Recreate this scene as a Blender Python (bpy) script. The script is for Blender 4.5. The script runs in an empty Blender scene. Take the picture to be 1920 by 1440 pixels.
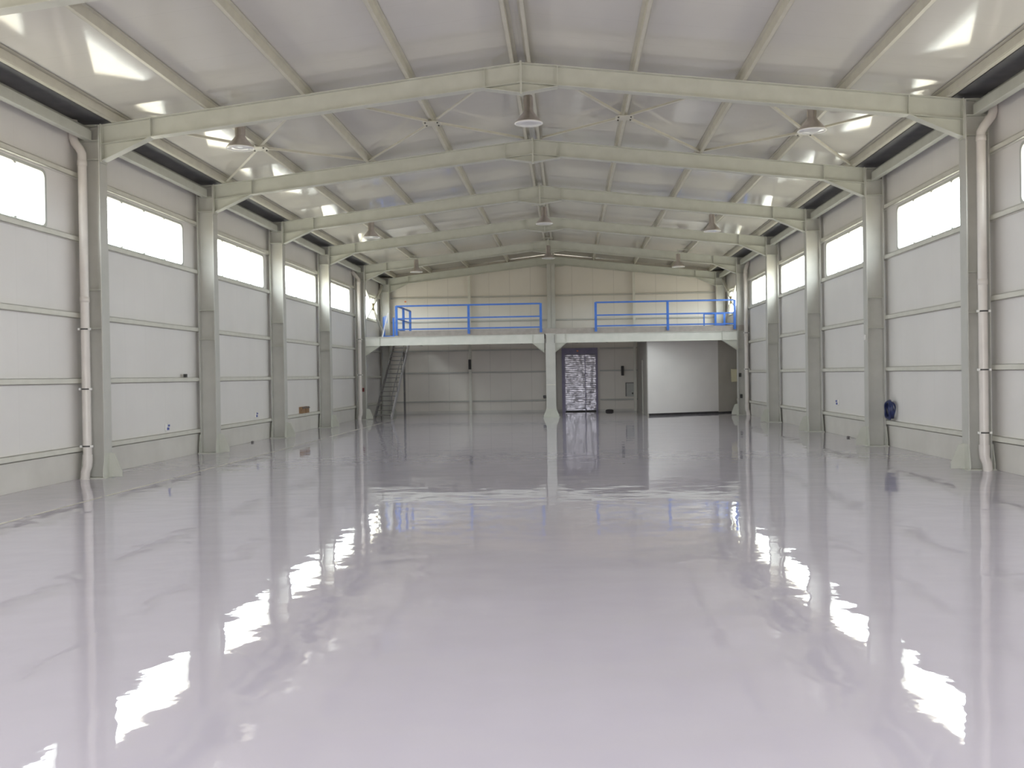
import bpy, bmesh, math, random
from mathutils import Vector, Matrix
random.seed(7)
sc = bpy.context.scene
COL = sc.collection

# ------------------------------------------------------------------ materials
def mat(name, color, rough=0.5, metal=0.0, spec=0.5, coat=0.0):
    m = bpy.data.materials.new(name); m.use_nodes = True
    b = m.node_tree.nodes['Principled BSDF']
    b.inputs['Base Color'].default_value = (*color, 1)
    b.inputs['Roughness'].default_value = rough
    b.inputs['Metallic'].default_value = metal
    b.inputs['Specular IOR Level'].default_value = spec
    b.inputs['Coat Weight'].default_value = coat
    return m, m.node_tree.nodes, m.node_tree.links, b

def noisy(name, c1, c2, scale, rough, metal=0.0, spec=0.5, bump=0.0, bscale=20.0, stretch=(1, 1, 1), coat=0.0):
    """two-tone worn colour with a faint surface bump"""
    m, N, L, b = mat(name, c1, rough, metal, spec, coat)
    tc = N.new('ShaderNodeTexCoord'); mp = N.new('ShaderNodeMapping')
    mp.inputs['Scale'].default_value = stretch
    L.new(tc.outputs['Object'], mp.inputs['Vector'])
    n = N.new('ShaderNodeTexNoise'); n.inputs['Scale'].default_value = scale; n.inputs['Detail'].default_value = 5
    L.new(mp.outputs['Vector'], n.inputs['Vector'])
    r = N.new('ShaderNodeValToRGB')
    r.color_ramp.elements[0].position = 0.35; r.color_ramp.elements[1].position = 0.65
    r.color_ramp.elements[0].color = (*c1, 1); r.color_ramp.elements[1].color = (*c2, 1)
    L.new(n.outputs['Fac'], r.inputs['Fac']); L.new(r.outputs['Color'], b.inputs['Base Color'])
    if bump > 0:
        n2 = N.new('ShaderNodeTexNoise'); n2.inputs['Scale'].default_value = bscale
        L.new(mp.outputs['Vector'], n2.inputs['Vector'])
        bp = N.new('ShaderNodeBump'); bp.inputs['Distance'].default_value = bump; bp.inputs['Strength'].default_value = 1.0
        L.new(n2.outputs['Fac'], bp.inputs['Height']); L.new(bp.outputs['Normal'], b.inputs['Normal'])
    return m

def panel_mat(name, c1, c2, axis, pitch, rough, seam_depth=0.004, fine=0.0, fine_pitch=0.1, spec=0.5, seam_w=0.012, dents=0.0, dark=.85):
    """sandwich panel sheeting: joints every `pitch` metres along an axis, optional fine ribs"""
    m, N, L, b = mat(name, c1, rough, 0.0, spec)
    tc = N.new('ShaderNodeTexCoord'); sp = N.new('ShaderNodeSeparateXYZ')
    L.new(tc.outputs['Object'], sp.inputs[0])
    def mth(op, a, bb=None):
        n = N.new('ShaderNodeMath'); n.operation = op
        for k, v in enumerate((a, bb)):
            if v is None: continue
            if isinstance(v, (int, float)): n.inputs[k].default_value = v
            else: L.new(v, n.inputs[k])
        return n.outputs[0]
    co = sp.outputs[axis]
    fr = mth('FRACT', mth('DIVIDE', co, pitch))
    d = mth('ABSOLUTE', mth('SUBTRACT', fr, 0.5))
    seam = mth('GREATER_THAN', d, 0.5 - seam_w / pitch / 2)
    n = N.new('ShaderNodeTexNoise'); n.inputs['Scale'].default_value = 0.9; n.inputs['Detail'].default_value = 4
    L.new(tc.outputs['Object'], n.inputs['Vector'])
    r = N.new('ShaderNodeValToRGB'); r.color_ramp.elements[0].position = .35; r.color_ramp.elements[1].position = .68
    r.color_ramp.elements[0].color = (*c1, 1); r.color_ramp.elements[1].color = (*c2, 1)
    L.new(n.outputs['Fac'], r.inputs['Fac'])
    mx = N.new('ShaderNodeMixRGB'); mx.inputs['Color2'].default_value = (c1[0]*dark, c1[1]*dark, c1[2]*dark, 1)
    L.new(seam, mx.inputs['Fac']); L.new(r.outputs['Color'], mx.inputs['Color1']); L.new(mx.outputs[0], b.inputs['Base Color'])
    h = mth('MULTIPLY', seam, -seam_depth)
    if fine > 0:
        s = mth('SINE', mth('MULTIPLY', co, 2 * math.pi / fine_pitch))
        h = mth('ADD', h, mth('MULTIPLY', s, fine))
    if dents > 0:
        n3 = N.new('ShaderNodeTexNoise'); n3.inputs['Scale'].default_value = 1.1; n3.inputs['Detail'].default_value = 2
        L.new(tc.outputs['Object'], n3.inputs['Vector'])
        h = mth('ADD', h, mth('MULTIPLY', n3.outputs['Fac'], dents))
    bp = N.new('ShaderNodeBump'); bp.inputs['Distance'].default_value = 1.0; bp.inputs['Strength'].default_value = 1.0
    L.new(h, bp.inputs['Height']); L.new(bp.outputs['Normal'], b.inputs['Normal'])
    return m

M = {}
M['steel'] = noisy('painted_steel', (.56, .57, .51), (.61, .62, .56), 3.0, .42, bump=.0006, bscale=30)
M['steel_web'] = noisy('painted_steel_shaft', (.54, .54, .505), (.60, .595, .56), 2.0, .40, bump=.0006, bscale=30)
M['beam'] = noisy('lit_beam_paint', (.74, .75, .70), (.80, .80, .75), 3.0, .42, bump=.0006, bscale=30)  # steel paint lightened: light falling on the mezzanine front put into the colour
M['purlin'] = noisy('cream_purlin_paint', (.60, .58, .50), (.65, .63, .54), 4.0, .38)
M['girt'] = noisy('cream_girt_paint', (.70, .69, .62), (.75, .74, .67), 4.0, .40)
M['wall'] = panel_mat('white_wall_panel', (.82, .80, .785), (.85, .83, .815), 1, 1.0, .42, .0008, dents=.002, dark=.97)
M['wall_b'] = panel_mat('white_back_wall_panel', (.80, .76, .70), (.83, .79, .73), 0, 1.0, .42, .003, dents=.002, dark=.80, seam_w=.016)
M['roof'] = panel_mat('white_roof_panel', (.66, .645, .605), (.685, .67, .63), 1, 1.0, .085, .0006, fine=.00002, fine_pitch=.12, dents=.0015, spec=.5, dark=.95)
M['plinth'] = noisy('plinth_plaster', (.66, .64, .60), (.72, .70, .66), 1.5, .7, bump=.004, bscale=6)
M['gutter'] = noisy('shade_dark_gutter', (.12, .12, .13), (.16, .16, .17), 3, .5)  # shadow of the eave recess put into the gutter colour
M['frame'] = noisy('window_frame_grey', (.50, .51, .49), (.55, .56, .53), 6, .4)
M['pvc'] = noisy('pvc_pipe_white', (.70, .66, .63), (.75, .71, .67), 3, .25)
M['bolt'] = mat('bright_bolt', (.85, .83, .78), .15, 1.0)[0]
M['glint'] = mat('glint_white', (.93, .93, .90), .3, 0, .8)[0]  # glints on clamp screws and lamp rims painted as plain white
M['darkbolt'] = mat('dark_bolt', (.07, .07, .07), .5, .5)[0]
M['blue'] = noisy('blue_rail_paint', (.045, .17, .62), (.06, .20, .68), 5, .35)
M['slab'] = noisy('mezzanine_slab', (.40, .36, .33), (.47, .43, .40), 5, .8, bump=.002)
M['alu'] = noisy('spun_aluminium', (.62, .56, .52), (.70, .64, .60), 12, .28, metal=1.0)
M['alu_in'] = mat('polished_reflector', (.92, .91, .88), .18, 1.0)[0]
M['lampglass'] = mat('lamp_glass', (.85, .86, .88), .05, 0, .8)[0]
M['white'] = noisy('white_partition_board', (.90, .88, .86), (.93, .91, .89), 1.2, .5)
M['shadeboard'] = noisy('shaded_partition_board', (.50, .48, .43), (.56, .53, .48), 1.2, .6)  # shaded faces of the white board, mezzanine shade put into the colour
M['black'] = mat('black_plastic', (.018, .018, .02), .4)[0]
M['dark'] = noisy('dark_recess', (.05, .048, .05), (.07, .065, .065), 3, .7)
M['stair'] = noisy('dark_stair_steel', (.16, .15, .15), (.21, .195, .195), 6, .5)
M['stringer'] = noisy('galvanised_stringer', (.42, .41, .42), (.48, .46, .48), 6, .35)
M['card'] = noisy('brown_cardboard', (.27, .16, .09), (.36, .23, .13), 18, .8)
M['hose'] = noisy('blue_hose', (.018, .026, .10), (.03, .045, .16), 9, .3)
M['whiteplastic'] = mat('white_plastic', (.85, .84, .82), .3)[0]
M['blueplastic'] = mat('blue_plastic', (.10, .13, .42), .35)[0]
M['cream'] = mat('cream_cabinet', (.62, .58, .40), .4)[0]
M['red'] = mat('dark_red_plastic', (.25, .03, .03), .4)[0]
M['lilac'] = noisy('lilac_door_frame', (.20, .18, .30), (.25, .22, .36), 3, .4)
M['line'] = noisy('worn_line_paint', (.80, .77, .66), (.66, .63, .56), 6, .3)
M['rust'] = noisy('rusty_patch', (.30, .20, .14), (.44, .36, .28), 9, .7)
M['orange'] = mat('orange_light_paint', (.9, .28, .10), .4)[0]  # orange glint and tiny light put in as flat colour
M['paleblue'] = mat('pale_blue_sheet', (.30, .42, .78), .35)[0]
M['pole'] = mat('white_pole_paint', (.78, .78, .80), .3)[0]
M['yellow'] = noisy('yellowish_brace_plate', (.50, .40, .16), (.58, .47, .20), 6, .5)

# floor: poured grey epoxy, mirror like, with slow ripples
def floor_mat():
    m, N, L, b = mat('grey_epoxy_floor', (.45, .43, .47), .02, 0, .5)
    tc = N.new('ShaderNodeTexCoord')
    n = N.new('ShaderNodeTexNoise'); n.inputs['Scale'].default_value = .5; n.inputs['Detail'].default_value = 6
    L.new(tc.outputs['Object'], n.inputs['Vector'])
    r = N.new('ShaderNodeValToRGB'); r.color_ramp.elements[0].position = .3; r.color_ramp.elements[1].position = .7
    r.color_ramp.elements[0].color = (.56, .53, .615, 1); r.color_ramp.elements[1].color = (.59, .56, .645, 1)
    L.new(n.outputs['Fac'], r.inputs['Fac']); L.new(r.outputs['Color'], b.inputs['Base Color'])
    def nz(scale, detail, dist, stretch=(1, 1, 1)):
        mp = N.new('ShaderNodeMapping'); mp.inputs['Scale'].default_value = stretch
        L.new(tc.outputs['Object'], mp.inputs['Vector'])
        x = N.new('ShaderNodeTexNoise'); x.inputs['Scale'].default_value = scale; x.inputs['Detail'].default_value = detail
        x.inputs['Roughness'].default_value = .45
        L.new(mp.outputs['Vector'], x.inputs['Vector'])
        q = N.new('ShaderNodeMath'); q.operation = 'MULTIPLY'; q.inputs[1].default_value = dist
        L.new(x.outputs['Fac'], q.inputs[0]); return q.outputs[0]
    a = nz(.6, 1.5, .006); c = nz(5.0, 2.5, .0010, (1, .8, 1))
    ad0 = N.new('ShaderNodeMath'); ad0.operation = 'ADD'; L.new(a, ad0.inputs[0]); L.new(c, ad0.inputs[1])
    e = nz(1.7, 1.2, .0034, (1, 1.25, 1))
    ad = N.new('ShaderNodeMath'); ad.operation = 'ADD'; L.new(ad0.outputs[0], ad.inputs[0]); L.new(e, ad.inputs[1])
    bp = N.new('ShaderNodeBump'); bp.inputs['Distance'].default_value = 1.0; bp.inputs['Strength'].default_value = 1.0
    L.new(ad.outputs[0], bp.inputs['Height']); L.new(bp.outputs['Normal'], b.inputs['Normal'])
    return m
M['floor'] = floor_mat()

# roller door: glossy slats, crumpled
def door_mat():
    m, N, L, b = mat('glossy_roller_slats', (.40, .385, .44), .24, .28, .5)
    tc = N.new('ShaderNodeTexCoord')
    n = N.new('ShaderNodeTexNoise'); n.inputs['Scale'].default_value = 2.6; n.inputs['Detail'].default_value = 1.5
    L.new(tc.outputs['Object'], n.inputs['Vector'])
    bp = N.new('ShaderNodeBump'); bp.inputs['Distance'].default_value = .05; bp.inputs['Strength'].default_value = 1
    L.new(n.outputs['Fac'], bp.inputs['Height']); L.new(bp.outputs['Normal'], b.inputs['Normal'])
    return m
M['slats'] = door_mat()

def pane_mat():
    m = bpy.data.materials.new('clear_window_pane'); m.use_nodes = True
    N, L = m.node_tree.nodes, m.node_tree.links; N.clear()
    o = N.new('ShaderNodeOutputMaterial'); t = N.new('ShaderNodeBsdfTransparent'); g = N.new('ShaderNodeBsdfGlossy')
    t.inputs['Color'].default_value = (.95, .98, .97, 1); g.inputs['Roughness'].default_value = .05
    mx = N.new('ShaderNodeMixShader'); mx.inputs['Fac'].default_value = .06
    L.new(t.outputs[0], mx.inputs[1]); L.new(g.outputs[0], mx.inputs[2]); L.new(mx.outputs[0], o.inputs['Surface'])
    return m
M['pane'] = pane_mat()

# ------------------------------------------------------------------ mesh helpers
class MB:
    def __init__(s): s.v = []; s.f = []; s.sm = []
    def add(s, vs, fs, smooth=False):
        b = len(s.v); s.v += [tuple(p) for p in vs]
        for f in fs: s.f.append(tuple(b + i for i in f)); s.sm.append(smooth)
    def box(s, x0, x1, y0, y1, z0, z1):
        if x0 > x1: x0, x1 = x1, x0
        if y0 > y1: y0, y1 = y1, y0
        if z0 > z1: z0, z1 = z1, z0
        s.add([(x0,y0,z0),(x1,y0,z0),(x1,y1,z0),(x0,y1,z0),(x0,y0,z1),(x1,y0,z1),(x1,y1,z1),(x0,y1,z1)],
              [(0,3,2,1),(4,5,6,7),(0,1,5,4),(1,2,6,5),(2,3,7,6),(3,0,4,7)])
        return s
    def prism(s, pts, axis, a, b):
        """polygon pts in the plane normal to axis ('X': pts are (y,z); 'Y': (x,z); 'Z': (x,y)), extruded a..b"""
        def mk(p, t):
            return {'X': (t, p[0], p[1]), 'Y': (p[0], t, p[1]), 'Z': (p[0], p[1], t)}[axis]
        n = len(pts); vs = [mk(p, a) for p in pts] + [mk(p, b) for p in pts]
        fs = [tuple(range(n)), tuple(range(2*n-1, n-1, -1))] + [(i, i+n, (i+1)%n+n, (i+1)%n) for i in range(n)]
        s.add(vs, fs); return s
    def beam(s, p, q, w, h, up=(0, 0, 1)):
        """rectangular bar from p to q, w across, h along 'up'"""
        p, q, up = Vector(p), Vector(q), Vector(up); d = (q-p).normalized()
        sd = d.cross(up).normalized(); u = sd.cross(d).normalized()
        vs = [e + sd*a*w/2 + u*b*h/2 for e in (p, q) for a, b in ((-1,-1),(1,-1),(1,1),(-1,1))]
        s.add(vs, [(0,1,2,3),(7,6,5,4),(0,4,5,1),(1,5,6,2),(2,6,7,3),(3,7,4,0)]); return s
    def tube(s, path, r, n=14, closed=False):
        P = [Vector(p) for p in path]; m = len(P); rings = []
        ref = None
        for i, p in enumerate(P):
            if closed: d = (P[(i+1) % m] - P[i-1]).normalized()
            else: d = (P[min(i+1, m-1)] - P[max(i-1, 0)]).normalized()
            if ref is None: ref = d.orthogonal().normalized()
            ref = (ref - d*ref.dot(d)).normalized(); bi = d.cross(ref)
            rr = r[i] if isinstance(r, (list, tuple)) else r
            rings.append([p + (ref*math.cos(2*math.pi*k/n) + bi*math.sin(2*math.pi*k/n))*rr for k in range(n)])
        vs = [v for R in rings for v in R]; fs = []
        for i in range(m if closed else m-1):
            j = (i+1) % m
            fs += [(i*n+k, i*n+(k+1) % n, j*n+(k+1) % n, j*n+k) for k in range(n)]
        s.add(vs, fs, True)
        if not closed:
            s.add(rings[0], [tuple(range(n-1, -1, -1))]); s.add(rings[-1], [tuple(range(n))])
        return s
    def lathe(s, prof, c=(0, 0, 0), n=28, cap=False):
        vs = [(c[0]+r*math.cos(2*math.pi*k/n), c[1]+r*math.sin(2*math.pi*k/n), c[2]+z) for r, z in prof for k in range(n)]
        fs = [(i*n+k, i*n+(k+1) % n, (i+1)*n+(k+1) % n, (i+1)*n+k) for i in range(len(prof)-1) for k in range(n)]
        s.add(vs, fs, True)
        if cap:
            s.add(vs[:n], [tuple(range(n-1, -1, -1))]); s.add(vs[-n:], [tuple(range(n))])
        return s
    def build(s, name, m, parent=None, bevel=0.0, origin=None):
        o0 = Vector(parent['_o']) if parent is not None and '_o' in parent else Vector((0, 0, 0))
        if origin is not None: o0 = Vector(origin)
        me = bpy.data.meshes.new(name)
        me.from_pydata([tuple(Vector(v)-o0) for v in s.v], [], s.f); me.update()
        bm = bmesh.new(); bm.from_mesh(me); bmesh.ops.recalc_face_normals(bm, faces=bm.faces); bm.to_mesh(me); bm.free()
        for p, f in zip(me.polygons, s.sm): p.use_smooth = f
        me.materials.append(M[m] if isinstance(m, str) else m)
        o = bpy.data.objects.new(name, me); COL.objects.link(o)
        if parent is not None:
            o.parent = parent
            if '_o' in parent: o['_o'] = tuple(parent['_o'])
        elif origin is not None: o.location = origin
        if bevel > 0:
            bv = o.modifiers.new('edge', 'BEVEL'); bv.width = bevel; bv.segments = 2; bv.limit_method = 'ANGLE'
        return o

def tag(o, label, cat, group=None):
    o['label'] = label; o['category'] = cat
    if group: o['group'] = group
    return o
def thing(name, loc, label, cat, group=None, local=False):
    o = bpy.data.objects.new(name, None); COL.objects.link(o); o.empty_display_size = .2
    o.location = loc
    if not local: o['_o'] = tuple(loc)
    return tag(o, label, cat, group)
def structure(o):
    o['kind'] = 'structure'; return o
def dup(root, loc, rotz=None, label=None):
    r = root.copy(); COL.objects.link(r); r.location = loc
    if rotz is not None: r.rotation_euler = (0, 0, rotz)
    if label: r['label'] = label
    for ch in list(root.children):
        c = ch.copy(); COL.objects.link(c); c.parent = r
        for g in list(ch.children):
            d = g.copy(); COL.objects.link(d); d.parent = c
    return r

# ------------------------------------------------------------------ layout
FY = [11.98, 18.12, 24.0, 29.88, 35.74, 41.98, 47.78]      # frames along the hall
WX = 8.3; CX = 8.0; YB = 48.1; YF = -3.0
SL = .115; ZA = 7.44
def zt(x): return ZA - SL*abs(x)                           # top of rafters
ORD = ['', 'nearest', 'second', 'third', 'fourth', 'fifth', 'farthest']

# ------------------------------------------------------------------ shell
structure(MB().box(-WX-.12, WX+.12, YF-.12, YB+.12, -.12, 0).build('floor', 'floor'))
wins = [(0.9, 5.2), (6.9, 11.2), (13.1, 16.95), (18.85, 23.15), (24.7, 29.4), (30.6, 35.55), (36.7, 41.15), (42.85, 47.1)]
Z0, Z1 = 4.5, 5.48; ZW = 6.62
for side, s in (('left', -1), ('right', 1)):
    w = MB(); xa, xb = s*WX, s*(WX+.12)
    w.box(xa, xb, YF, YB, 0, Z0); w.box(xa, xb, YF, YB, Z1, ZW)
    e = YF
    for a, b in wins: w.box(xa, xb, e, a, Z0, Z1); e = b
    w.box(xa, xb, e, YB, Z0, Z1)
    structure(w.build('wall_'+side, 'wall'))
    structure(MB().box(s*(WX-.03), s*WX, YF, YB, 0, .49).build('baseboard_'+side, 'plinth', bevel=.006))
pr = [(-WX-.12, 0), (WX+.12, 0), (WX+.12, zt(WX)+.16), (0, ZA+.16), (-WX-.12, zt(WX)+.16)]
structure(MB().prism(pr, 'Y', YB, YB+.12).build('wall_back', 'wall_b'))
w = MB(); dx0, dx1, dz = -3.0, 3.0, 4.3  # opening added in the unseen wall to let in more daylight
w.prism([(-WX-.12, 0), (dx0, 0), (dx0, dz), (dx1, dz), (dx1, 0), (WX+.12, 0), (WX+.12, zt(WX)+.16), (0, ZA+.16), (-WX-.12, zt(WX)+.16)], 'Y', YF-.12, YF)
structure(w.build('wall_front', 'wall_b'))
c = MB(); t = .17
e = WX + .25
c.prism([(-e, zt(e)+t), (0, ZA+t), (e, zt(e)+t), (e, zt(e)+t+.07), (0, ZA+t+.07), (-e, zt(e)+t+.07)], 'Y', YF-.12, YB+.12)
structure(c.build('ceiling', 'roof'))
structure(MB().box(-WX+.03, WX-.03, YB-.03, YB, 0, .10).build('baseboard_back', 'plinth'))

# windows: rounded frame ring, pane, small bolts
def rrect(a, b, z0, z1, r, n=6):
    P = []
    for cy, cz, t0 in ((b-r, z1-r, 0), (a+r, z1-r, 90), (a+r, z0+r, 180), (b-r, z0+r, 270)):
        for k in range(n+1):
            t = math.radians(t0 + 90*k/n); P.append((cy + r*math.cos(t), cz + r*math.sin(t)))
    return P
k = 0
for s in (-1, 1):
    for a, b in wins:
        k += 1
        root = bpy.data.objects.new('window_%d' % k, None); COL.objects.link(root)
        root.location = (s*WX, (a+b)/2, (Z0+Z1)/2); root['_o'] = tuple(root.location); structure(root)
        inn = rrect(a+.03, b-.03, Z0+.025, Z1-.025, .11); out = rrect(a-.03, b+.03, Z0-.03, Z1+.03, .13)
        f = MB(); n = len(inn); x0, x1 = s*(WX-.018), s*(WX+.05)
        vs = [(x, p[0], p[1]) for x in (x0, x1) for P in (inn, out) for p in P]
        fs = []
        for i in range(n):
            j = (i+1) % n
            fs += [(i, j, n+j, n+i), (2*n+i, 3*n+i, 3*n+j, 2*n+j), (i, 2*n+i, 2*n+j, j), (n+i, n+j, 3*n+j, 3*n+i)]
        f.add(vs, fs)
        for q in (1, 2, 3):                                 # fixing clips nibbling into the light
            yy = a + (b-a)*q/4
            for zz, dzz in ((Z1-.03, -.045), (Z0+.03, .045)):
                f.prism([(yy-.05, zz), (yy+.05, zz), (yy+.025, zz+dzz*.6), (yy-.025, zz+dzz*.6)], 'X', x0, x0+s*.04)
        f.build('window_frame', 'frame', root)
        MB().box(s*(WX+.03), s*(WX+.036), a, b, Z0, Z1).build('window_pane', 'pane', root)
        lt = bpy.data.lights.new('daylight_portal', 'AREA'); lt.shape = 'RECTANGLE'; lt.size = Z1-Z0; lt.size_y = b-a
        lt.cycles.is_portal = True
        lo = bpy.data.objects.new('daylight_portal', lt); COL.objects.link(lo)
        lo.location = (s*(WX+.10), (a+b)/2, (Z0+Z1)/2); lo.rotation_euler = (0, s*math.pi/2, 0)
lt = bpy.data.lights.new('daylight_portal', 'AREA'); lt.shape = 'RECTANGLE'; lt.size = dx1-dx0; lt.size_y = dz; lt.cycles.is_portal = True
lo = bpy.data.objects.new('daylight_portal', lt); COL.objects.link(lo)
lo.location = ((dx0+dx1)/2, YF-.1, dz/2); lo.rotation_euler = (math.pi/2, 0, 0)

# ------------------------------------------------------------------ side columns (prototype faces +x)
H = 6.52
def make_column(label):
    r = thing('steel_column', (0, 0, 0), label, 'column', 'portal frame columns along both walls', local=True)
    m = MB()
    m.box(.182, .2, -.15, .15, .02, H); m.box(-.2, -.182, -.15, .15, .02, H); m.box(-.182, .182, -.006, .006, .02, H)
    m.build('shaft', 'steel_web', r)
    for z in (2.78, 3.49, 5.90, 6.25):
        MB().box(-.182, .182, -.14, .14, z-.006, z+.006).build('web_stiffener', 'steel', r)
    for sx in (-1, 1):                                     # spread foot plates in the flange planes
        x0 = .2*sx; x1 = .214*sx
        MB().prism([(-.24, 0.02), (.24, 0.02), (.24, .12), (.165, .46), (-.165, .46), (-.24, .12)], 'X', x0, x1).build('foot_plate', 'steel', r)
    MB().prism([(.214, .02), (.46, .02), (.46, .12), (.33, .44), (.214, .47)], 'Y', -.008, .008).build('foot_gusset', 'steel', r)
    MB().box(-.25, .25, -.22, .22, 0, .02).build('base_plate', 'steel', r)
    MB().box(-.2, .2, -.15, .15, H, H+.012).build('cap_plate', 'steel', r)
    return r
col0 = None
SN = {-1: 'left', 1: 'right'}
extra = {(-1, 1): 'standing behind the white downpipe', (1, 1): 'standing behind the white downpipe', (1, 2): 'with blue hose hung beside it',
         (-1, 5): 'carrying the end of the mezzanine', (1, 5): 'carrying the end of the mezzanine',
         (-1, 6): 'in the back corner beside the stair', (1, 6): 'in the back corner above the mezzanine'}
for s in (-1, 1):
    for i, y in enumerate(FY):
        if i == 0: continue
        lab = 'grey green steel column, %s on the %s wall' % (ORD[i], SN[s])
        if (s, i) in extra: lab += ', ' + extra[(s, i)]
        if col0 is None: col0 = make_column(lab); o = col0; o.location = (s*CX, y, 0)
        else: o = dup(col0, (s*CX, y, 0), 0 if s < 0 else math.pi, lab)

# ------------------------------------------------------------------ rafters
def make_rafter(label):
    r = thing('roof_rafter', (0, 0, 0), label, 'roof beam', 'portal frame rafters across the roof', local=True)
    D = .345; fw = .10; ft = .015
    for s in (-1, 1):
        m = MB()
        P = lambda x, dz: (s*x, zt(x)+dz)
        m.prism([P(0, -ft), P(7.8, -ft), P(7.8, -D), P(0, -D)], 'Y', -.005, .005)
        m.prism([P(0, 0), P(8.1, 0), P(8.1, -ft), P(0, -ft)], 'Y', -fw, fw)
        m.prism([P(0, -D), P(7.8, -D), P(7.8, -D-ft), P(0, -D-ft)], 'Y', -fw, fw)
        m.build('rafter_beam', 'steel', r)
        h = MB()
        zb = zt(6.86)-D
        h.prism([(s*7.8, zt(7.8)-D-ft), (s*7.8, 5.87), (s*6.86, zb-.01)], 'Y', -.005, .005)
        h.prism([(s*7.8, 5.87), (s*7.8, 5.885), (s*6.86, zb), (s*6.86, zb-.017)], 'Y', -fw, fw)
        h.build('eave_haunch', 'steel', r)
        e = MB(); e.box(s*7.775, s*7.8, -.12, .12, 5.84, zt(7.8)+.01)
        e.build('end_plate', 'steel', r)
        for x in (6.86, .66):
            MB().box(s*x-.008, s*x+.008, -.095, .095, zt(x)-D, zt(x)-.01).build('rafter_stiffener', 'steel', r)
    a = MB(); zl = zt(.66)-D-ft
    a.prism([(-.66, zl), (0, 6.90), (.66, zl), (0, ZA-D-ft)], 'Y', -.005, .005)
    a.prism([(-.66, zl), (0, 6.905), (0, 6.89), (-.66, zl-.015)], 'Y', -fw, fw)
    a.prism([(.66, zl), (0, 6.905), (0, 6.89), (.66, zl-.015)], 'Y', -fw, fw)
    a.build('apex_haunch', 'steel', r)
    MB().box(-.02, .02, -.10, .10, 6.87, ZA+.03).build('apex_plate', 'steel', r)
    return r
raf_lab = ['pale green roof beam crossing the top left corner of the view', 'nearest full roof beam, above the nearest pair of columns',
           'second roof beam, behind the star shaped braces', 'third roof beam from the camera, above the third pair of columns',
           'fourth roof beam from the camera, above the fourth pair of columns', 'fifth roof beam, above the front edge of the mezzanine',
           'farthest roof beam, set against the back wall']
raf0 = None
for i, y in enumerate(FY):
    if raf0 is None: raf0 = make_rafter(raf_lab[i]); raf0.location = (0, y, 0)
    else: dup(raf0, (0, y, 0), None, raf_lab[i])
# bolts down the haunch end plates of the near frames
# ------------------------------------------------------------------ purlins (Z sections, full length)
PX = [.125, 2.03, 3.96, 5.76, 7.5]
PN = ['ridge', 'first line below the ridge', 'second line below the ridge', 'third line below the ridge', 'lowest line above the gutter']
for s in (-1, 1):
    for q, x in enumerate(PX):
        z = zt(x); m = MB(); h = .165 if q < 4 else .17
        wd = .06 if q < 4 else .085
        m.box(s*x-.004, s*x+.004, YF, YB, z, z+h)
        inn = -s
        m.box(s*x, s*x + wd*s, YF, YB, z+.002, z+.008)
        m.box(s*x, s*x - wd*s, YF, YB, z+h-.012, z+h-.004)
        m.box(s*x+wd*s-.003, s*x+wd*s+.003, YF, YB, z+.002, z+.025)
        if q == 4: m.box(s*x-.02, s*x+.02, YF, YB, z+.01, z+h-.02)
        o = m.build('roof_purlin', 'purlin', origin=(s*x, YF, z))
        tag(o, 'cream roof purlin on the %s slope, %s' % (SN[s], PN[q] if q else 'right at the ridge'), 'purlin', 'long roof purlins')
    # box gutter and wall head
    g = MB()
    zg = zt(7.62)-.03
    g.box(s*7.66, s*8.29, YF, YB, 6.63, 6.645); g.box(s*7.655, s*7.665, YF, YB, 6.61, 6.72); g.box(s*8.27, s*8.29, YF, YB, 6.595, 6.63)
    o = g.build('box_gutter', 'gutter', origin=(s*7.95, YF, 6.6))
    tag(o, 'shade-darkened box gutter running along the top of the %s wall' % SN[s], 'gutter')
# cleats on rafters beside ridge purlins
# ------------------------------------------------------------------ eave struts and girts, bay by bay
BAYN = ['in the nearest bay', 'between first and second columns', 'between second and third columns', 'between third and fourth columns',
        'between fourth and fifth columns', 'in the last bay by the mezzanine']
GZ = [.56, 1.81, 3.02, 4.43, 5.60]
GN = ['lowest', 'second lowest', 'middle', 'under the window', 'topmost']
for s in (-1, 1):
    ys = [6.3] + FY
    for b in range(6):
        y0, y1 = FY[b], FY[b+1]
        m = MB()
        # eave strut: pale channel
        m.prism([(s*7.93, 6.235), (s*8.06, 6.235), (s*8.13, 6.30), (s*8.13, 6.42), (s*8.06, 6.485), (s*7.99, 6.485), (s*7.93, 6.42)], 'Y', y0+.155, y1-.155)
        o = m.build('eave_strut', 'steel', origin=(s*8.03, y0, 6.2), bevel=.008)
        tag(o, 'thick pale strut atop the %s wall, %s' % (SN[s], BAYN[b]), 'strut', 'eave struts between column heads')
        for gi, gz in enumerate(GZ):
            m = MB(); h = .05; x0, x1 = s*8.205, s*8.298
            ya, yb = y0-.15, y1-.15
            m.box(x0, x0 + s*.006, ya, yb, gz-h, gz+h); m.box(x0, x1, ya, yb, gz+h-.006, gz+h)
            m.box(x0, x1, ya, yb, gz-h, gz-h+.006)
            o = m.build('wall_girt', 'girt', origin=(s*8.25, y0, gz))
            tag(o, 'cream rail on the %s wall, %s, %s' % (SN[s], GN[gi], BAYN[b]), 'wall rail', 'horizontal wall rails')
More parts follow.
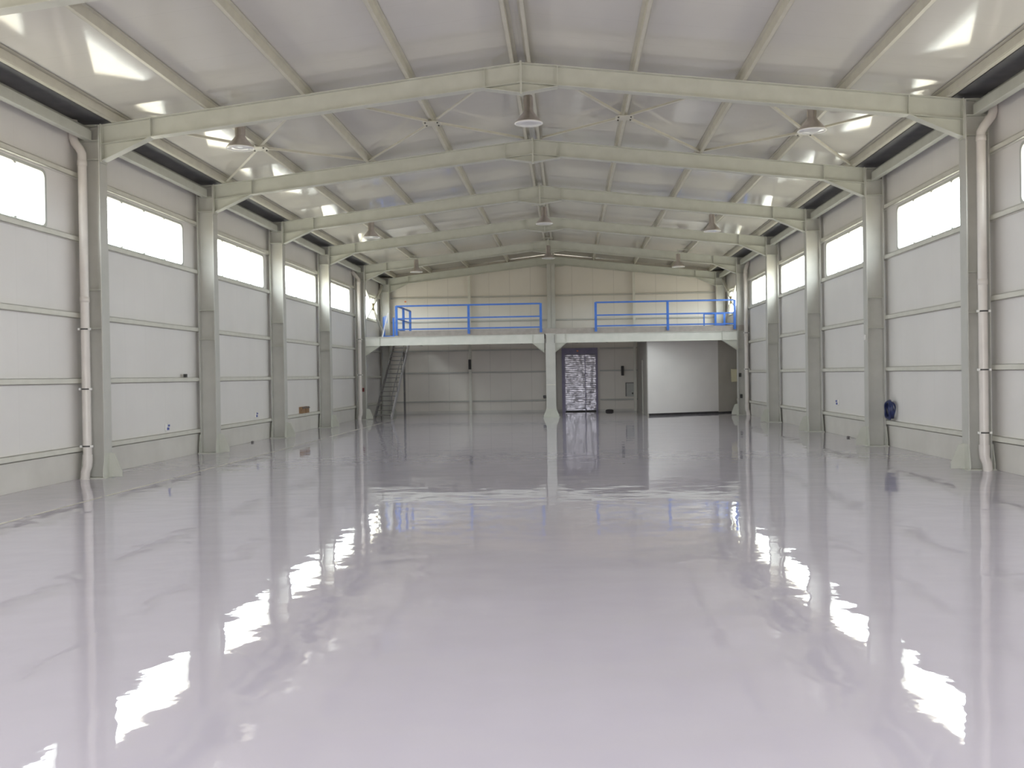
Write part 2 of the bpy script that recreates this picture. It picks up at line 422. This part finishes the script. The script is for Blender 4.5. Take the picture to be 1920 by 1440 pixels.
# back wall: posts and girts
def ipost(x, y, w, d, z0, z1, name, label, grp=None, foot=False, part='shaft'):
    r = thing(name, (x, y, 0), label, 'column', grp)
    m = MB()
    m.box(x-w/2, x+w/2, y-d/2, y-d/2+.014, z0, z1); m.box(x-w/2, x+w/2, y+d/2-.014, y+d/2, z0, z1); m.box(x-.006, x+.006, y-d/2, y+d/2, z0, z1)
    m.build(part, 'steel_web', r)
    return r
r = ipost(0, 47.82, .38, .30, 0, ZA-.36, 'steel_column', 'wide steel column at the middle of the back wall, up to the ridge')
MB().box(-.24, .24, 47.6, 48.04, 0, .02).build('base_plate', 'steel', r)
for s in (-1, 1):
    x = 3.95*s
    r = thing('wind_post', (x, 47.95, 0), 'slim %s post on the back wall, between middle column and corner' % ('left' if s < 0 else 'right'), 'post', 'slim back wall posts')
    m = MB(); m.box(x-.06, x+.06, 47.88, 47.892, 0, zt(x)-.38); m.box(x-.06, x+.06, 48.0, 48.012, 0, zt(x)-.38); m.box(x-.005, x+.005, 47.885, 48.01, 0, zt(x)-.38)
    m.build('shaft', 'girt', r)
    MB().box(x-.09, x+.09, 47.86, 48.03, 0, .015).build('base_plate', 'steel', r)
spans = [(-7.8, -4.02, 'between left corner and left slim post'), (-3.88, -.2, 'between left slim post and middle column'),
         (.2, 3.88, 'between middle column and right slim post'), (4.02, 7.8, 'between right slim post and right corner')]
for gi, gz in enumerate([.56, 1.95, 3.02, 4.43, 5.60]):
    for si, (xa, xb, nm) in enumerate(spans):
        parts = [(xa, xb)]
        if si == 2 and gi < 3: parts = [(2.28, xb)]
        for (xx0, xx1) in parts:
            m = MB(); y0, y1 = 48.02, 48.098
            m.box(xx0, xx1, y0, y0+.006, gz-.035, gz+.035); m.box(xx0, xx1, y0, y1, gz+.029, gz+.035); m.box(xx0, xx1, y0, y1, gz-.035, gz-.029)
            o = m.build('wall_girt', 'steel_web', origin=((xx0+xx1)/2, y0, gz))  # darker paint stands in for the shadow lines along these rails
            gn = ['lowest', 'second lowest', 'middle', 'second highest', 'topmost'][gi]
            tag(o, 'shadow-toned rail on the back wall, %s, %s' % (gn, nm), 'wall rail', 'horizontal rails of the back wall')

# ------------------------------------------------------------------ roof cross braces in bay 1-2
bn = {(-1, 0): 'far left, next to the left side lamp', (-1, 1): 'left of the central lamp', (1, 1): 'right of the central lamp', (1, 0): 'far right, next to the right side lamp'}
for s in (-1, 1):
    for q, (xh, xo, xi) in enumerate([(5.76, 7.45, 3.96), (2.03, 3.96, .22)]):
        yc = 21.05; zh = zt(xh) - .03; x = s*xh
        r = thing('roof_cross_brace', (x, yc, zh), 'star shaped roof brace with square hub plate, %s' % bn[(s, q)], 'roof brace', 'cross braces under the roof')
        hp = MB(); hp.prism([(x-.19, yc-.13), (x-.13, yc-.19), (x+.13, yc-.19), (x+.19, yc-.13), (x+.19, yc+.13), (x+.13, yc+.19), (x-.13, yc+.19), (x-.19, yc+.13)], 'Z', zh-.03, zh-.018)
        hub = hp.build('hub_plate', 'purlin', r)
        for sx in (-1, 1):
            for sy in (-1, 1):
                bb = MB(); bb.lathe([(.016, 0), (.016, .018), (.001, .02)][::-1], (x+sx*.13, yc+sy*.12, zh-.05), 8, False)
                bb.build('bolt', 'darkbolt', hub)
        for xe in (xo, xi):
            for ye in (18.25, 23.88):
                p = Vector((x, yc, zh-.01)); e = Vector((s*xe, ye, zt(xe)+.03)); d = (e-p)
                p2 = p + d*.05
                MB().beam(p2, e, .055, .008).beam(p2+Vector((.02, 0, .025)), e+Vector((.02, 0, .025)), .006, .045).build('brace_arm', 'purlin', r)
# cross braces on the side walls of the last bay, above the mezzanine
for s in (-1, 1):
    xw = s*8.08; y0, y1 = 42.25, 47.45; za, zb = 3.85, 6.15; yc, zc = 44.95, 5.0
    r = thing('wall_cross_brace', (xw, yc, zc), 'cross brace in front of the last %s window above the mezzanine' % SN[s], 'wall brace', 'wall braces above the mezzanine')
    for (ye, ze) in ((y0, za), (y0, zb), (y1, za), (y1, zb)):
        MB().beam((xw, yc, zc), (xw, ye, ze), .09, .09).build('brace_arm', 'girt', r)
    MB().box(xw-.055, xw+.055, yc-.16, yc+.16, zc-.16, zc+.16).build('hub_plate', 'yellow', r)

# ------------------------------------------------------------------ high bay lamps
def make_lamp():
    r = thing('high_bay_lamp', (0, 0, 0), '', 'lamp', 'high bay lamps hanging from the roof', local=True)
    MB().lathe([(.255, .005), (.262, 0), (.265, .012), (.235, .06), (.185, .12), (.14, .17), (.115, .20), (.108, .215), (.100, .215)]).build('reflector', 'alu', r)
    MB().lathe([(.250, .006), (.225, .06), (.175, .12), (.12, .18), (.001, .185)]).build('inner_reflector', 'alu_in', r)
    MB().lathe([(.240, .004), (.262, .0), (.270, .006), (.268, .016), (.258, .018), (.242, .012), (.240, .004)]).build('rim', 'glint', r)  # white ring paints the glint along the lamp edge
    g = MB().lathe([(.001, .012), (.12, .01), (.252, .008), (.254, .012), (.12, .016), (.001, .018)]).build('glass', 'lampglass', r)
    MB().lathe([(.105, .21), (.105, .225), (.088, .235), (.088, .50), (.075, .53), (.03, .54)], cap=True).build('housing', 'alu', r)
    b = MB()
    for k in range(4):
        a = k*math.pi/2+.4; b.box(.09*math.cos(a)-.006, .09*math.cos(a)+.006, .09*math.sin(a)-.006, .09*math.sin(a)+.006, .24, .5)
    b.build('cooling_ribs', 'alu', r)
    MB().tube([(0, 0, .535), (0, 0, .57), (.02, 0, .60), (0, 0, .63), (-.02, 0, .60), (0, 0, .575)], .007, 8).build('hook', 'bolt', r)
    return r
lamps = [(-5.44, 18.85, 6.22, 'high bay lamp at upper left, nearest row, below the first roof beam'),
         (.10, 18.85, 6.53, 'largest central high bay lamp, just below the first roof beam apex'),
         (5.36, 18.85, 6.24, 'high bay lamp at upper right, nearest row, below the first roof beam'),
         (-5.33, 31.0, 6.17, 'left high bay lamp of the middle row'),
         (.10, 31.0, 6.47, 'central high bay lamp of the middle row, on the ridge line'),
         (5.25, 31.0, 6.12, 'right high bay lamp of the middle row'),
         (-5.47, 41.2, 6.13, 'left high bay lamp of the farthest row, above the mezzanine edge'),
         (.02, 41.2, 6.58, 'central high bay lamp of the farthest row, above the mezzanine edge'),
         (5.33, 41.2, 6.12, 'right high bay lamp of the farthest row, above the mezzanine edge')]
lp = None
for x, y, z, lab in lamps:
    if lp is None: lp = make_lamp(); o = lp; o.location = (x, y, z); o['label'] = lab
    else: o = dup(lp, (x, y, z), 0, lab)
    top = (zt(abs(x)) + .01 - z) if abs(x) > 1 else (ZA + .0 - z)
    MB().tube([(0, 0, .60), (0, 0, top)], .008, 6).build('hanging_rod', 'steel', o)
    if abs(x) > 1: MB().box((-.40 if x < 0 else -.03), (.03 if x < 0 else .40), -.02, .02, top-.02, top+.0).build('hanger_bracket', 'steel', o)
    else: MB().box(-.25, .20, -.025, .025, top-.02, top).build('hanger_bracket', 'steel', o)

# ------------------------------------------------------------------ downpipes
def downpipe(s, x, y, label, clamps, kind):
    r = thing('downpipe', (x, y, 0), label, 'pipe', 'white rainwater downpipes')
    R = .078
    if kind == 'L':
        path = [(s*8.217, y, 6.59), (s*8.217, y, 6.26), (s*8.19, y, 6.18), (s*8.10, y, 6.06), (x, y, 5.97), (x, y, 5.85), (x, y, 3.2), (x, y, .50)]
    elif kind == 'R':
        path = [(s*8.217, y, 6.59), (s*8.217, y, 6.24), (s*8.19, y, 6.17), (s*8.06, y, 6.0), (x, y, 5.90), (x, y, 5.8), (x, y, 3.2), (x, y, .50)]
    else:
        path = [(s*8.217, y, 6.59), (s*8.217, y, 6.24), (s*8.18, y, 6.15), (x, y, 5.95), (x, y, 3.2), (x, y, .50)]
    path += [(x, y, .40)]
    MB().tube(path, R, 18).build('pipe', 'pvc', r)
    MB().tube([(x, y, .46), (x, y, .36), (x-.0, y-.01, .24), (x+.035*(1 if s > 0 else -1), y-.02, .14), (x+.05*(1 if s > 0 else -1), y-.02, .0)],
              [R+.012, R+.012, R+.006, R+.004, R+.004], 18).build('foot_elbow', 'pvc', r)
    for z in (5.80, 3.3):
        MB().lathe([(R+.001, -.05), (R+.008, -.045), (R+.008, .045), (R+.001, .05)], (x, y, z), 18).build('pipe_socket', 'pvc', r)
    for z in clamps:
        c = MB().lathe([(R+.001, -.012), (R+.006, -.012), (R+.006, .012), (R+.001, .012)], (x, y, z), 18)
        co = c.build('pipe_clamp', 'darkbolt', r)
        for sx in (-1, 1):
            m = MB(); m.box(x+sx*(R+.018)-.018, x+sx*(R+.018)+.018, y-.06, y-.01, z-.019, z+.019)
            m.build('clamp_screw', 'glint', co)
    return r
downpipe(-1, -8.06, 17.84, 'thick white downpipe in front of the nearest left column', (2.76, 1.66, .61), 'L')
downpipe(1, 8.01, 17.84, 'thick white downpipe in front of the nearest right column', (2.79, 1.77, .67), 'R')
downpipe(-1, -8.0, 41.66, 'far white downpipe in front of the fifth left column', (3.4, 1.9), 'F')
downpipe(1, 8.12, 41.66, 'far white downpipe in front of the fifth right column', (3.4, 1.9), 'F')

# ------------------------------------------------------------------ mezzanine
YM = 41.95
for s in (-1, 1):
    r = thing('mezzanine_beam', (s*4, YM, 3.12), 'pale green beam under the %s half of the mezzanine front' % SN[s], 'beam', 'mezzanine front beams')
    m = MB(); a, b = s*.215, s*7.795
    m.box(a, b, YM-.10, YM+.10, 3.485, 3.50); m.box(a, b, YM-.10, YM+.10, 3.12, 3.135); m.box(a, b, YM-.05, YM-.04, 3.13, 3.49)
    m.build('beam', 'beam', r)
    for (x0, x1) in ((.215, .70), (7.795, 7.18)):
        h = MB(); h.prism([(s*x0, 3.12), (s*x0, 2.70), (s*x1, 3.12)], 'Y', YM-.05, YM-.04)
        h.prism([(s*x0, 2.70), (s*x0, 2.715), (s*x1, 3.125), (s*x1, 3.11)], 'Y', YM-.10, YM+.10)
        h.build('haunch', 'steel', r)
    for x in (.70, 7.18):
        MB().box(s*x-.006, s*x+.006, YM-.095, YM-.05, 3.135, 3.485).build('stiffener', 'steel', r)
r = thing('mezzanine_column', (.04, YM, 0), 'pale steel column standing under the middle of the mezzanine front', 'column')
m = MB(); m.box(-.16, .24, YM-.17, YM-.152, .02, 3.52); m.box(-.16, .24, YM+.152, YM+.17, .02, 3.52); m.box(.034, .046, YM-.16, YM+.16, .02, 3.52)
m.build('shaft', 'steel_web', r)
for y0 in (YM-.184, YM+.17):
    MB().prism([(-.28, .02), (.36, .02), (.36, .09), (.25, .36), (-.17, .36), (-.28, .09)], 'Y', y0, y0+.014).build('foot_plate', 'steel', r)
MB().box(-.32, .40, YM-.26, YM+.26, 0, .02).build('base_plate', 'steel', r)
MB().box(-.163, .243, YM-.175, YM-.169, 1.36, 1.385).build('tape_band', 'line', r)
for x in (-.145, .215): MB().box(x-.008, x+.008, YM-.178, YM-.169, 3.12, 3.46).build('joint_strip', 'darkbolt', r)
sl = MB(); sl.box(-6.42, 8.18, YM-.02, 47.55, 3.505, 3.735); sl.box(-8.18, -6.42, 46.9, 47.55, 3.505, 3.735)
mz = thing('mezzanine_floor', (0, YM, 3.5), 'brownish mezzanine floor slab above the pale front beams, steel joists below', 'mezzanine')
sl.build('slab', 'slab', mz, bevel=.01)
for j, x in enumerate((-6.2, -4.6, -3.0, -1.4, 1.2, 2.6)):
    m = MB(); m.box(x-.05, x+.05, YM+.12, 47.5, 3.495, 3.507); m.box(x-.05, x+.05, YM+.12, 47.5, 3.26, 3.27); m.box(x-.004, x+.004, YM+.12, 47.5, 3.27, 3.50)
    m.build('joist', 'steel', mz)

def railing(name, label, posts, runs, base=3.57):
    """posts: (x,y,z0); runs: list of (p,q) pairs in plan"""
    r = thing(name, (posts[0][0], posts[0][1], base), label, 'railing', 'blue mezzanine railings')
    for x, y, z0 in posts:
        MB().box(x-.052, x+.052, y-.03, y+.03, z0, 4.80).build('post', 'blue', r, bevel=.006)
    for (x0, y0), (x1, y1) in runs:
        for nm, z, w in (('top_rail', 4.785, .055), ('middle_rail', 4.25, .045), ('bottom_rail', 3.80, .045)):
            MB().beam((x0, y0, z), (x1, y1, z), .05, w+.012).build(nm, 'blue', r)
    return r
yr = YM-.055
railing('blue_railing', 'blue railing on the left half of the mezzanine, turning back beside the stair',
        [(-6.46, yr, 3.55), (-3.39, yr, 3.57), (-.35, yr, 3.58), (-6.40, 43.35, 3.735), (-6.40, 45.2, 3.735)],
        [((-6.46, yr), (-.35, yr)), ((-6.41, yr), (-6.40, 45.2))])
railing('blue_railing', 'blue railing on the right half of the mezzanine, ending at the right column',
        [(1.95, yr, 3.57), (4.94, yr, 3.57), (7.70, yr, 3.57)], [((1.95, yr), (7.70, yr))])
r = thing('short_blue_railing', (7.6, 45.4, 3.735), 'short low blue railing piece behind the right end of the mezzanine railing', 'railing')
for x in (7.42, 7.82): MB().box(x-.045, x+.045, 45.37, 45.43, 3.735, 4.46).build('post', 'blue', r)
for z in (3.9, 4.42): MB().beam((6.9 if z > 4 else 7.42, 45.4, z), (7.82, 45.4, z), .05, .05).build('rail', 'blue', r)
MB().box(6.88, 6.94, 45.37, 45.43, 3.735, 4.45).build('post', 'blue', r)

# stair going up to the back along the left wall
r = thing('metal_stair', (-7.15, 42.2, 0), 'dark metal stair rising to the mezzanine beside the left wall', 'stair')
for x, mt in ((-7.52, 'stair'), (-6.80, 'stringer')):
    o = MB().prism([(42.15, 0), (42.4, 0), (47.78, 3.56), (47.78, 3.72), (47.6, 3.72), (42.15, .12)], 'X', x-.02, x+.02).build('stringer', mt, r)
NS = 18
for kx in range(NS):
    z = 3.6*(kx+1)/NS - .03; y = 42.3 + (5.2*kx/NS)
    MB().box(-7.50, -6.82, y, y+.27, z-.03, z).build('tread', 'stair', r)
m = MB()
hx = -6.80
MB().tube([(hx, 42.35, .95), (hx, 46.6, 3.76)], .022, 8).build('handrail', 'stair', r)
for q in range(4):
    y = 42.4 + q*1.3; zz = (y-42.2)*.662
    MB().tube([(hx, y, zz), (hx, y, zz+.86)], .016, 8).build('baluster', 'stair', r)
MB().box(-6.98, -6.90, 46.55, 46.63, 0, 2.95).build('support_post', 'stair', r)
# things at the stair head
r = thing('stair_gate', (-6.85, 42.2, 3.735), 'small blue gate frame beside the left column at the stair opening', 'gate')
for x, zt_ in ((-7.05, 4.36), (-6.64, 4.32)): MB().box(x-.04, x+.04, 42.18, 42.24, 3.50, zt_).build('post', 'blue', r)
MB().box(-7.05, -6.64, 42.19, 42.23, 3.52, 3.56).build('bottom_rail', 'blue', r)
MB().box(-7.03, -6.90, 42.17, 42.20, 4.10, 4.40).build('pale_panel', 'paleblue', r)
o = MB().beam((-7.10, 42.05, 3.505), (-6.84, 42.05, 4.52), .05, .05, (0, 1, 0)).build('leaning_pole', 'pole', origin=(-7.1, 42.05, 3.5))
tag(o, 'thin white pole leaning on the left end of the mezzanine beam', 'pole')

# ------------------------------------------------------------------ roller door in the back wall
root = bpy.data.objects.new('door_1', None); COL.objects.link(root); root.location = (1.32, 48.0, 0); root['_o'] = (1.32, 48.0, 0); structure(root)
m = MB(); n = 30
for i in range(n):
    z0 = .03 + i*2.8/n; h = 2.8/n
    m.prism([(48.02, z0), (48.0, z0+h*.12), (47.999, z0+h*.5), (48.0, z0+h*.88), (48.02, z0+h), (48.06, z0+h), (48.06, z0)], 'X', .62, 2.08)
m.build('roller_slats', 'slats', root)
MB().box(.46, .62, 47.93, 48.09, 0, 2.95).build('door_guide', 'lilac', root)
MB().box(2.08, 2.18, 47.93, 48.09, 0, 2.95).build('door_guide', 'lilac', root)
MB().box(.46, 2.18, 47.86, 48.09, 2.75, 3.05).build('roller_box', 'lilac', root)
MB().box(1.56, 1.60, 47.96, 48.0, .03, 2.75).build('middle_bar', 'lilac', root)
MB().box(.62, 2.08, 47.97, 48.06, 0, .06).build('bottom_bar', 'dark', root)
MB().box(1.18, 1.26, 47.84, 47.86, 2.88, 2.94).build('orange_glint', 'orange', root)  # glint at the door top painted as an orange patch
tag(MB().box(-7.12, -7.04, 48.085, 48.1, 5.40, 5.47).build('orange_spot', 'orange', origin=(-7.08, 48.09, 5.4)), 'tiny painted orange light spot high on the left of the back wall', 'light spot')  # tiny orange light put in as a painted patch

# ------------------------------------------------------------------ partition room under the right half
r = thing('partition_room', (5.8, 43.2, 0), 'white board partition box under the right half of the mezzanine', 'partition')
def vwall(p, q, t, z0, z1, name, mt):
    p, q = Vector((*p, 0)), Vector((*q, 0)); d = (q-p).normalized(); nn = Vector((-d.y, d.x, 0))*t
    MB().prism([(p.x, p.y), (q.x, q.y), (q.x+nn.x, q.y+nn.y), (p.x+nn.x, p.y+nn.y)], 'Z', z0, z1).build(name, mt, r)
vwall((4.12, 42.22), (7.30, 43.95), .06, .09, 3.44, 'front_panel', 'white')
vwall((7.30, 43.98), (8.28, 44.75), .06, .06, 3.44, 'corner_panel', 'shadeboard')
vwall((4.14, 47.98), (4.14, 42.30), -.0601, .0, 3.44, 'side_panel', 'shadeboard')
vwall((4.16, 42.30), (7.30, 44.0), .05, .0, .09, 'gap_shade_strip', 'dark')  # shade in the gap under the panels put in as dark strips
vwall((7.32, 44.03), (8.26, 44.77), .05, .0, .06, 'gap_shade_strip', 'dark')
MB().box(4.06, 4.14, 44.7, 45.0, 0, 2.38).build('door_jamb', 'girt', r)
# cabinet near the partition
r = thing('cabinet_box', (8.0, 44.0, 1.35), 'cream electrical cabinet at the right corner beside the fifth right column', 'electrical box')
MB().box(7.86, 8.14, 43.92, 44.06, 1.36, 1.92).build('cabinet_body', 'cream', r, bevel=.01)
MB().box(7.88, 8.12, 43.905, 43.92, 1.38, 1.90).build('cabinet_door', 'cream', r, bevel=.004)
MB().box(8.14, 8.298, 43.95, 44.03, 1.5, 1.56).build('bracket', 'steel', r)
# back wall bits under the mezzanine
for x, z0, z1, y, lab in ((-3.96, 2.10, 2.58, 47.84, 'black oblong unit fixed on the left slim post of the back wall'),
                       (3.36, 1.70, 2.16, 47.99, 'black oblong unit on the back wall between roller door and partition')):
    r = thing('wall_speaker', (x, y, z0), lab, 'wall unit', 'black oblong wall units')
    MB().box(x-.065, x+.065, y-.05, y+.035, z0, z1).build('unit_body', 'black', r, bevel=.012)
    MB().box(x-.05, x+.05, y-.056, y-.05, z0+.03, z1-.03).build('front_grille', 'dark', r)
r = thing('wall_panel_box', (3.7, 48.05, .7), 'grey framed hatch on the back wall beside the partition', 'hatch')
MB().box(3.52, 3.92, 48.03, 48.018, .70, 1.34).build('hatch_plate', 'frame', r)
m = MB(); m.box(3.50, 3.94, 48.0, 48.02, 1.33, 1.36); m.box(3.50, 3.53, 48.0, 48.02, .70, 1.36); m.box(3.91, 3.94, 48.0, 48.02, .70, 1.36)
m.build('hatch_frame', 'dark', r)
MB().box(3.80, 3.86, 47.99, 48.02, .80, .88).build('hatch_handle', 'dark', r)
r = thing('socket_box', (-.36, 48.03, .66), 'small black socket beside the mezzanine column on the back wall', 'socket')
MB().box(-.45, -.30, 47.98, 48.02, .66, .80).build('socket_body', 'black', r, bevel=.01)
o = MB().lathe([(.001, .0), (.16, .0), (.18, .05), (.12, .10), (.001, .11)], (2.7, 47.6, 0), 12).build('dark_bundle', 'dark', origin=(2.7, 47.6, 0))
o.scale = (1.1, .8, 1); tag(o, 'small dark bundle lying at the foot of the back wall right of the roller door', 'bundle')

# ------------------------------------------------------------------ wall bits along the hall
def coil():
    r = thing('hose_coil', (8.2, 23.52, .62), 'dark blue coiled hose hanging beside the second right column', 'hose')
    for k in range(7):
        P = []; a = .20 - .018*(k % 4); b = .40 - .03*(k % 4)
        for t in range(28):
            u = 2*math.pi*t/28
            yy = a*math.cos(u)*1.15; zz = (b*math.sin(u))*.55
            P.append((8.17 - .02*(k % 3) + .012*math.sin(u*3+k) + .035*(k // 3), 23.52 + yy + (-.35)*zz*.2 + .008*math.sin(k*2.1), .862 + zz*.98 + .006*math.cos(k+u*2)))
        MB().tube(P, .021, 10, closed=True).build('hose_loop', 'hose', r)
    MB().tube([(8.298, 23.52, 1.0), (8.14, 23.52, 1.0), (8.12, 23.52, 1.06)], .012, 8).build('hook', 'darkbolt', r)
    return r
coil()
for y0, lab in ((33.12, 'left brown cardboard box on the lowest rail of the left wall'), (33.62, 'right brown cardboard box on the lowest rail of the left wall')):
    r = thing('cardboard_box', (-8.25, y0+.2, .61), lab, 'box', 'brown boxes on the wall rail')
    MB().box(-8.30+.002, -8.19, y0, y0+.42, .611, .83).build('carton', 'card', r)
    MB().prism([(-8.19, .83), (-8.185, .83), (-8.15, .775), (-8.158, .77)], 'Y', y0+.02, y0+.17).build('flap', 'stair', r)
    MB().prism([(-8.19, .83), (-8.185, .83), (-8.15, .775), (-8.158, .77)], 'Y', y0+.27, y0+.40).build('flap', 'stair', r)
def socket(s, y, z, lab):
    r = thing('wall_socket', (s*8.28, y, z), lab, 'socket', 'blue and white wall sockets')
    MB().box(s*8.298, s*8.25, y-.07, y+.07, z-.08, z+.08).build('socket_box', 'whiteplastic', r, bevel=.008)
    MB().box(s*8.25, s*8.215, y-.055, y-.005, z-.06, z-.005).build('socket_cover', 'blueplastic', r, bevel=.005)
    MB().box(s*8.25, s*8.22, y+.0, y+.045, z+.015, z+.06).build('socket_cover', 'blueplastic', r, bevel=.005)
socket(-1, 22.0, .74, 'small blue and white socket above the lowest rail, between first and second left columns')
socket(-1, 28.4, .76, 'small blue and white socket above the lowest rail, between second and third left columns')
socket(1, 28.3, .90, 'small blue and white socket above the lowest rail, between second and third right columns')
r = thing('junction_box', (-8.2, 23.0, 1.86), 'small white box standing on the second lowest rail of the left wall', 'junction box')
MB().box(-8.23, -8.16, 22.98, 23.08, 1.862, 1.95).build('box_body', 'whiteplastic', r); MB().box(-8.23, -8.165, 22.90, 22.98, 1.862, 1.94).build('box_side', 'darkbolt', r)
r = thing('switch_box', (7.79, 24.0, 2.5), 'tiny white switch on the face of the second right column', 'switch')
MB().box(7.765, 7.799, 23.96, 24.03, 2.50, 2.63).build('switch_body', 'whiteplastic', r, bevel=.005); MB().box(7.758, 7.765, 23.98, 24.01, 2.54, 2.59).build('rocker', 'whiteplastic', r)
for s, x, z, mt, lab in ((-1, -7.94, 1.27, 'red', 'small dark red switch on the fifth left column behind the downpipe'),
                     (1, 7.90, 1.66, 'black', 'upper small black switch on the fifth right column'), (1, 7.94, .78, 'black', 'lower small black switch on the fifth right column')):
    r = thing('column_switch', (x, 41.96, z), lab, 'switch', 'small switches on the far columns')
    MB().box(x-.045, x+.045, 41.90, 41.97, z-.08, z+.08).build('switch_body', mt, r, bevel=.006); MB().box(x-.015, x+.015, 41.89, 41.90, z-.03, z+.03).build('switch_button', 'darkbolt', r)
def lump(x, y, lab):
    m = MB(); m.lathe([(.035, 0), (.045, .02), (.03, .045), (.001, .05)], (x, y, 0), 7); m.box(x-.02, x+.03, y-.08, y+.02, .015, .04)
    tag(m.build('dark_scrap', 'stair', origin=(x, y, 0)), lab, 'scrap', 'dark scraps at the wall foot')
lump(-8.16, 27.7, 'small dark scrap at the foot of the left wall')
lump(8.16, 26.9, 'small dark scrap at the foot of the right wall')
# loose cable behind the far right downpipe
P = [(8.19 + .03*math.sin(z*2.3), 42.2 + .05*math.cos(z*1.7), z) for z in [4.2 - .3*k for k in range(13)]]
tag(MB().tube(P, .014, 8).build('loose_cable', 'black', origin=(8.19, 42.2, .6)), 'black cable hanging behind the far right downpipe', 'cable')
# worn painted line along the left side
m = MB(); y = 4.0; random.seed(3)
while y < 41.5:
    L_ = random.uniform(1.6, 3.6); x = -6.47 - .004*(y-12)*.6; w = .032 + random.uniform(-.006, .008)
    x2 = -6.47 - .004*(y+L_-12)*.6
    m.add([(x-w, y, .0015), (x+w, y, .0015), (x2+w*.8, y+L_, .0015), (x2-w*.8, y+L_, .0015)], [(0, 1, 2, 3)])
    y += L_ + random.choice([.03, .05, .5, .12])
tag(m.build('floor_line', 'line', origin=(-6.5, 4, 0)), 'worn cream line painted on the floor along the left wall', 'floor line')

# ------------------------------------------------------------------ daylight
wd = bpy.data.worlds.new('sky'); sc.world = wd; wd.use_nodes = True
N, L = wd.node_tree.nodes, wd.node_tree.links; bg = N['Background']
bg.inputs['Strength'].default_value = 11.5
tc = N.new('ShaderNodeTexCoord'); sx = N.new('ShaderNodeSeparateXYZ'); rp = N.new('ShaderNodeValToRGB')
ad = N.new('ShaderNodeMath'); ad.operation = 'MULTIPLY_ADD'; ad.inputs[1].default_value = .5; ad.inputs[2].default_value = .5
L.new(tc.outputs['Generated'], sx.inputs[0]); L.new(sx.outputs['Z'], ad.inputs[0]); L.new(ad.outputs[0], rp.inputs['Fac'])
rp.color_ramp.elements[0].position = .49; rp.color_ramp.elements[0].color = (.46, .41, .33, 1)      # sunlit dry ground outside
rp.color_ramp.elements[1].position = .505; rp.color_ramp.elements[1].color = (.96, .98, 1.0, 1)      # bright hazy sky
L.new(rp.outputs['Color'], bg.inputs['Color'])

# ------------------------------------------------------------------ camera
def rot(yaw, pitch, roll):
    return Matrix.Rotation(yaw, 4, 'Z') @ Matrix.Rotation(math.pi/2+pitch, 4, 'X') @ Matrix.Rotation(roll, 4, 'Z')
cd = bpy.data.cameras.new('camera'); cam = bpy.data.objects.new('camera', cd); COL.objects.link(cam)
cam.matrix_world = Matrix.Translation((.7849, 0, 1.7983)) @ rot(.0569, -.0089, -.0151)
cd.sensor_width = 36; cd.lens = 36*1870/1920; cd.clip_end = 500
sc.camera = cam
for o in bpy.data.objects:
    if '_o' in o: del o['_o']
sc.view_settings.view_transform = 'Standard'; sc.view_settings.look = 'None'
sc.view_settings.gamma = 1; sc.view_settings.use_curve_mapping = False
sc.view_settings.exposure = 0.25
sc.cycles.max_bounces = 10; sc.cycles.diffuse_bounces = 8; sc.cycles.glossy_bounces = 5
sc.cycles.transparent_max_bounces = 8; sc.cycles.use_denoising = True
sc.cycles.sample_clamp_indirect = 12
sc.cycles.filter_width = 2.0
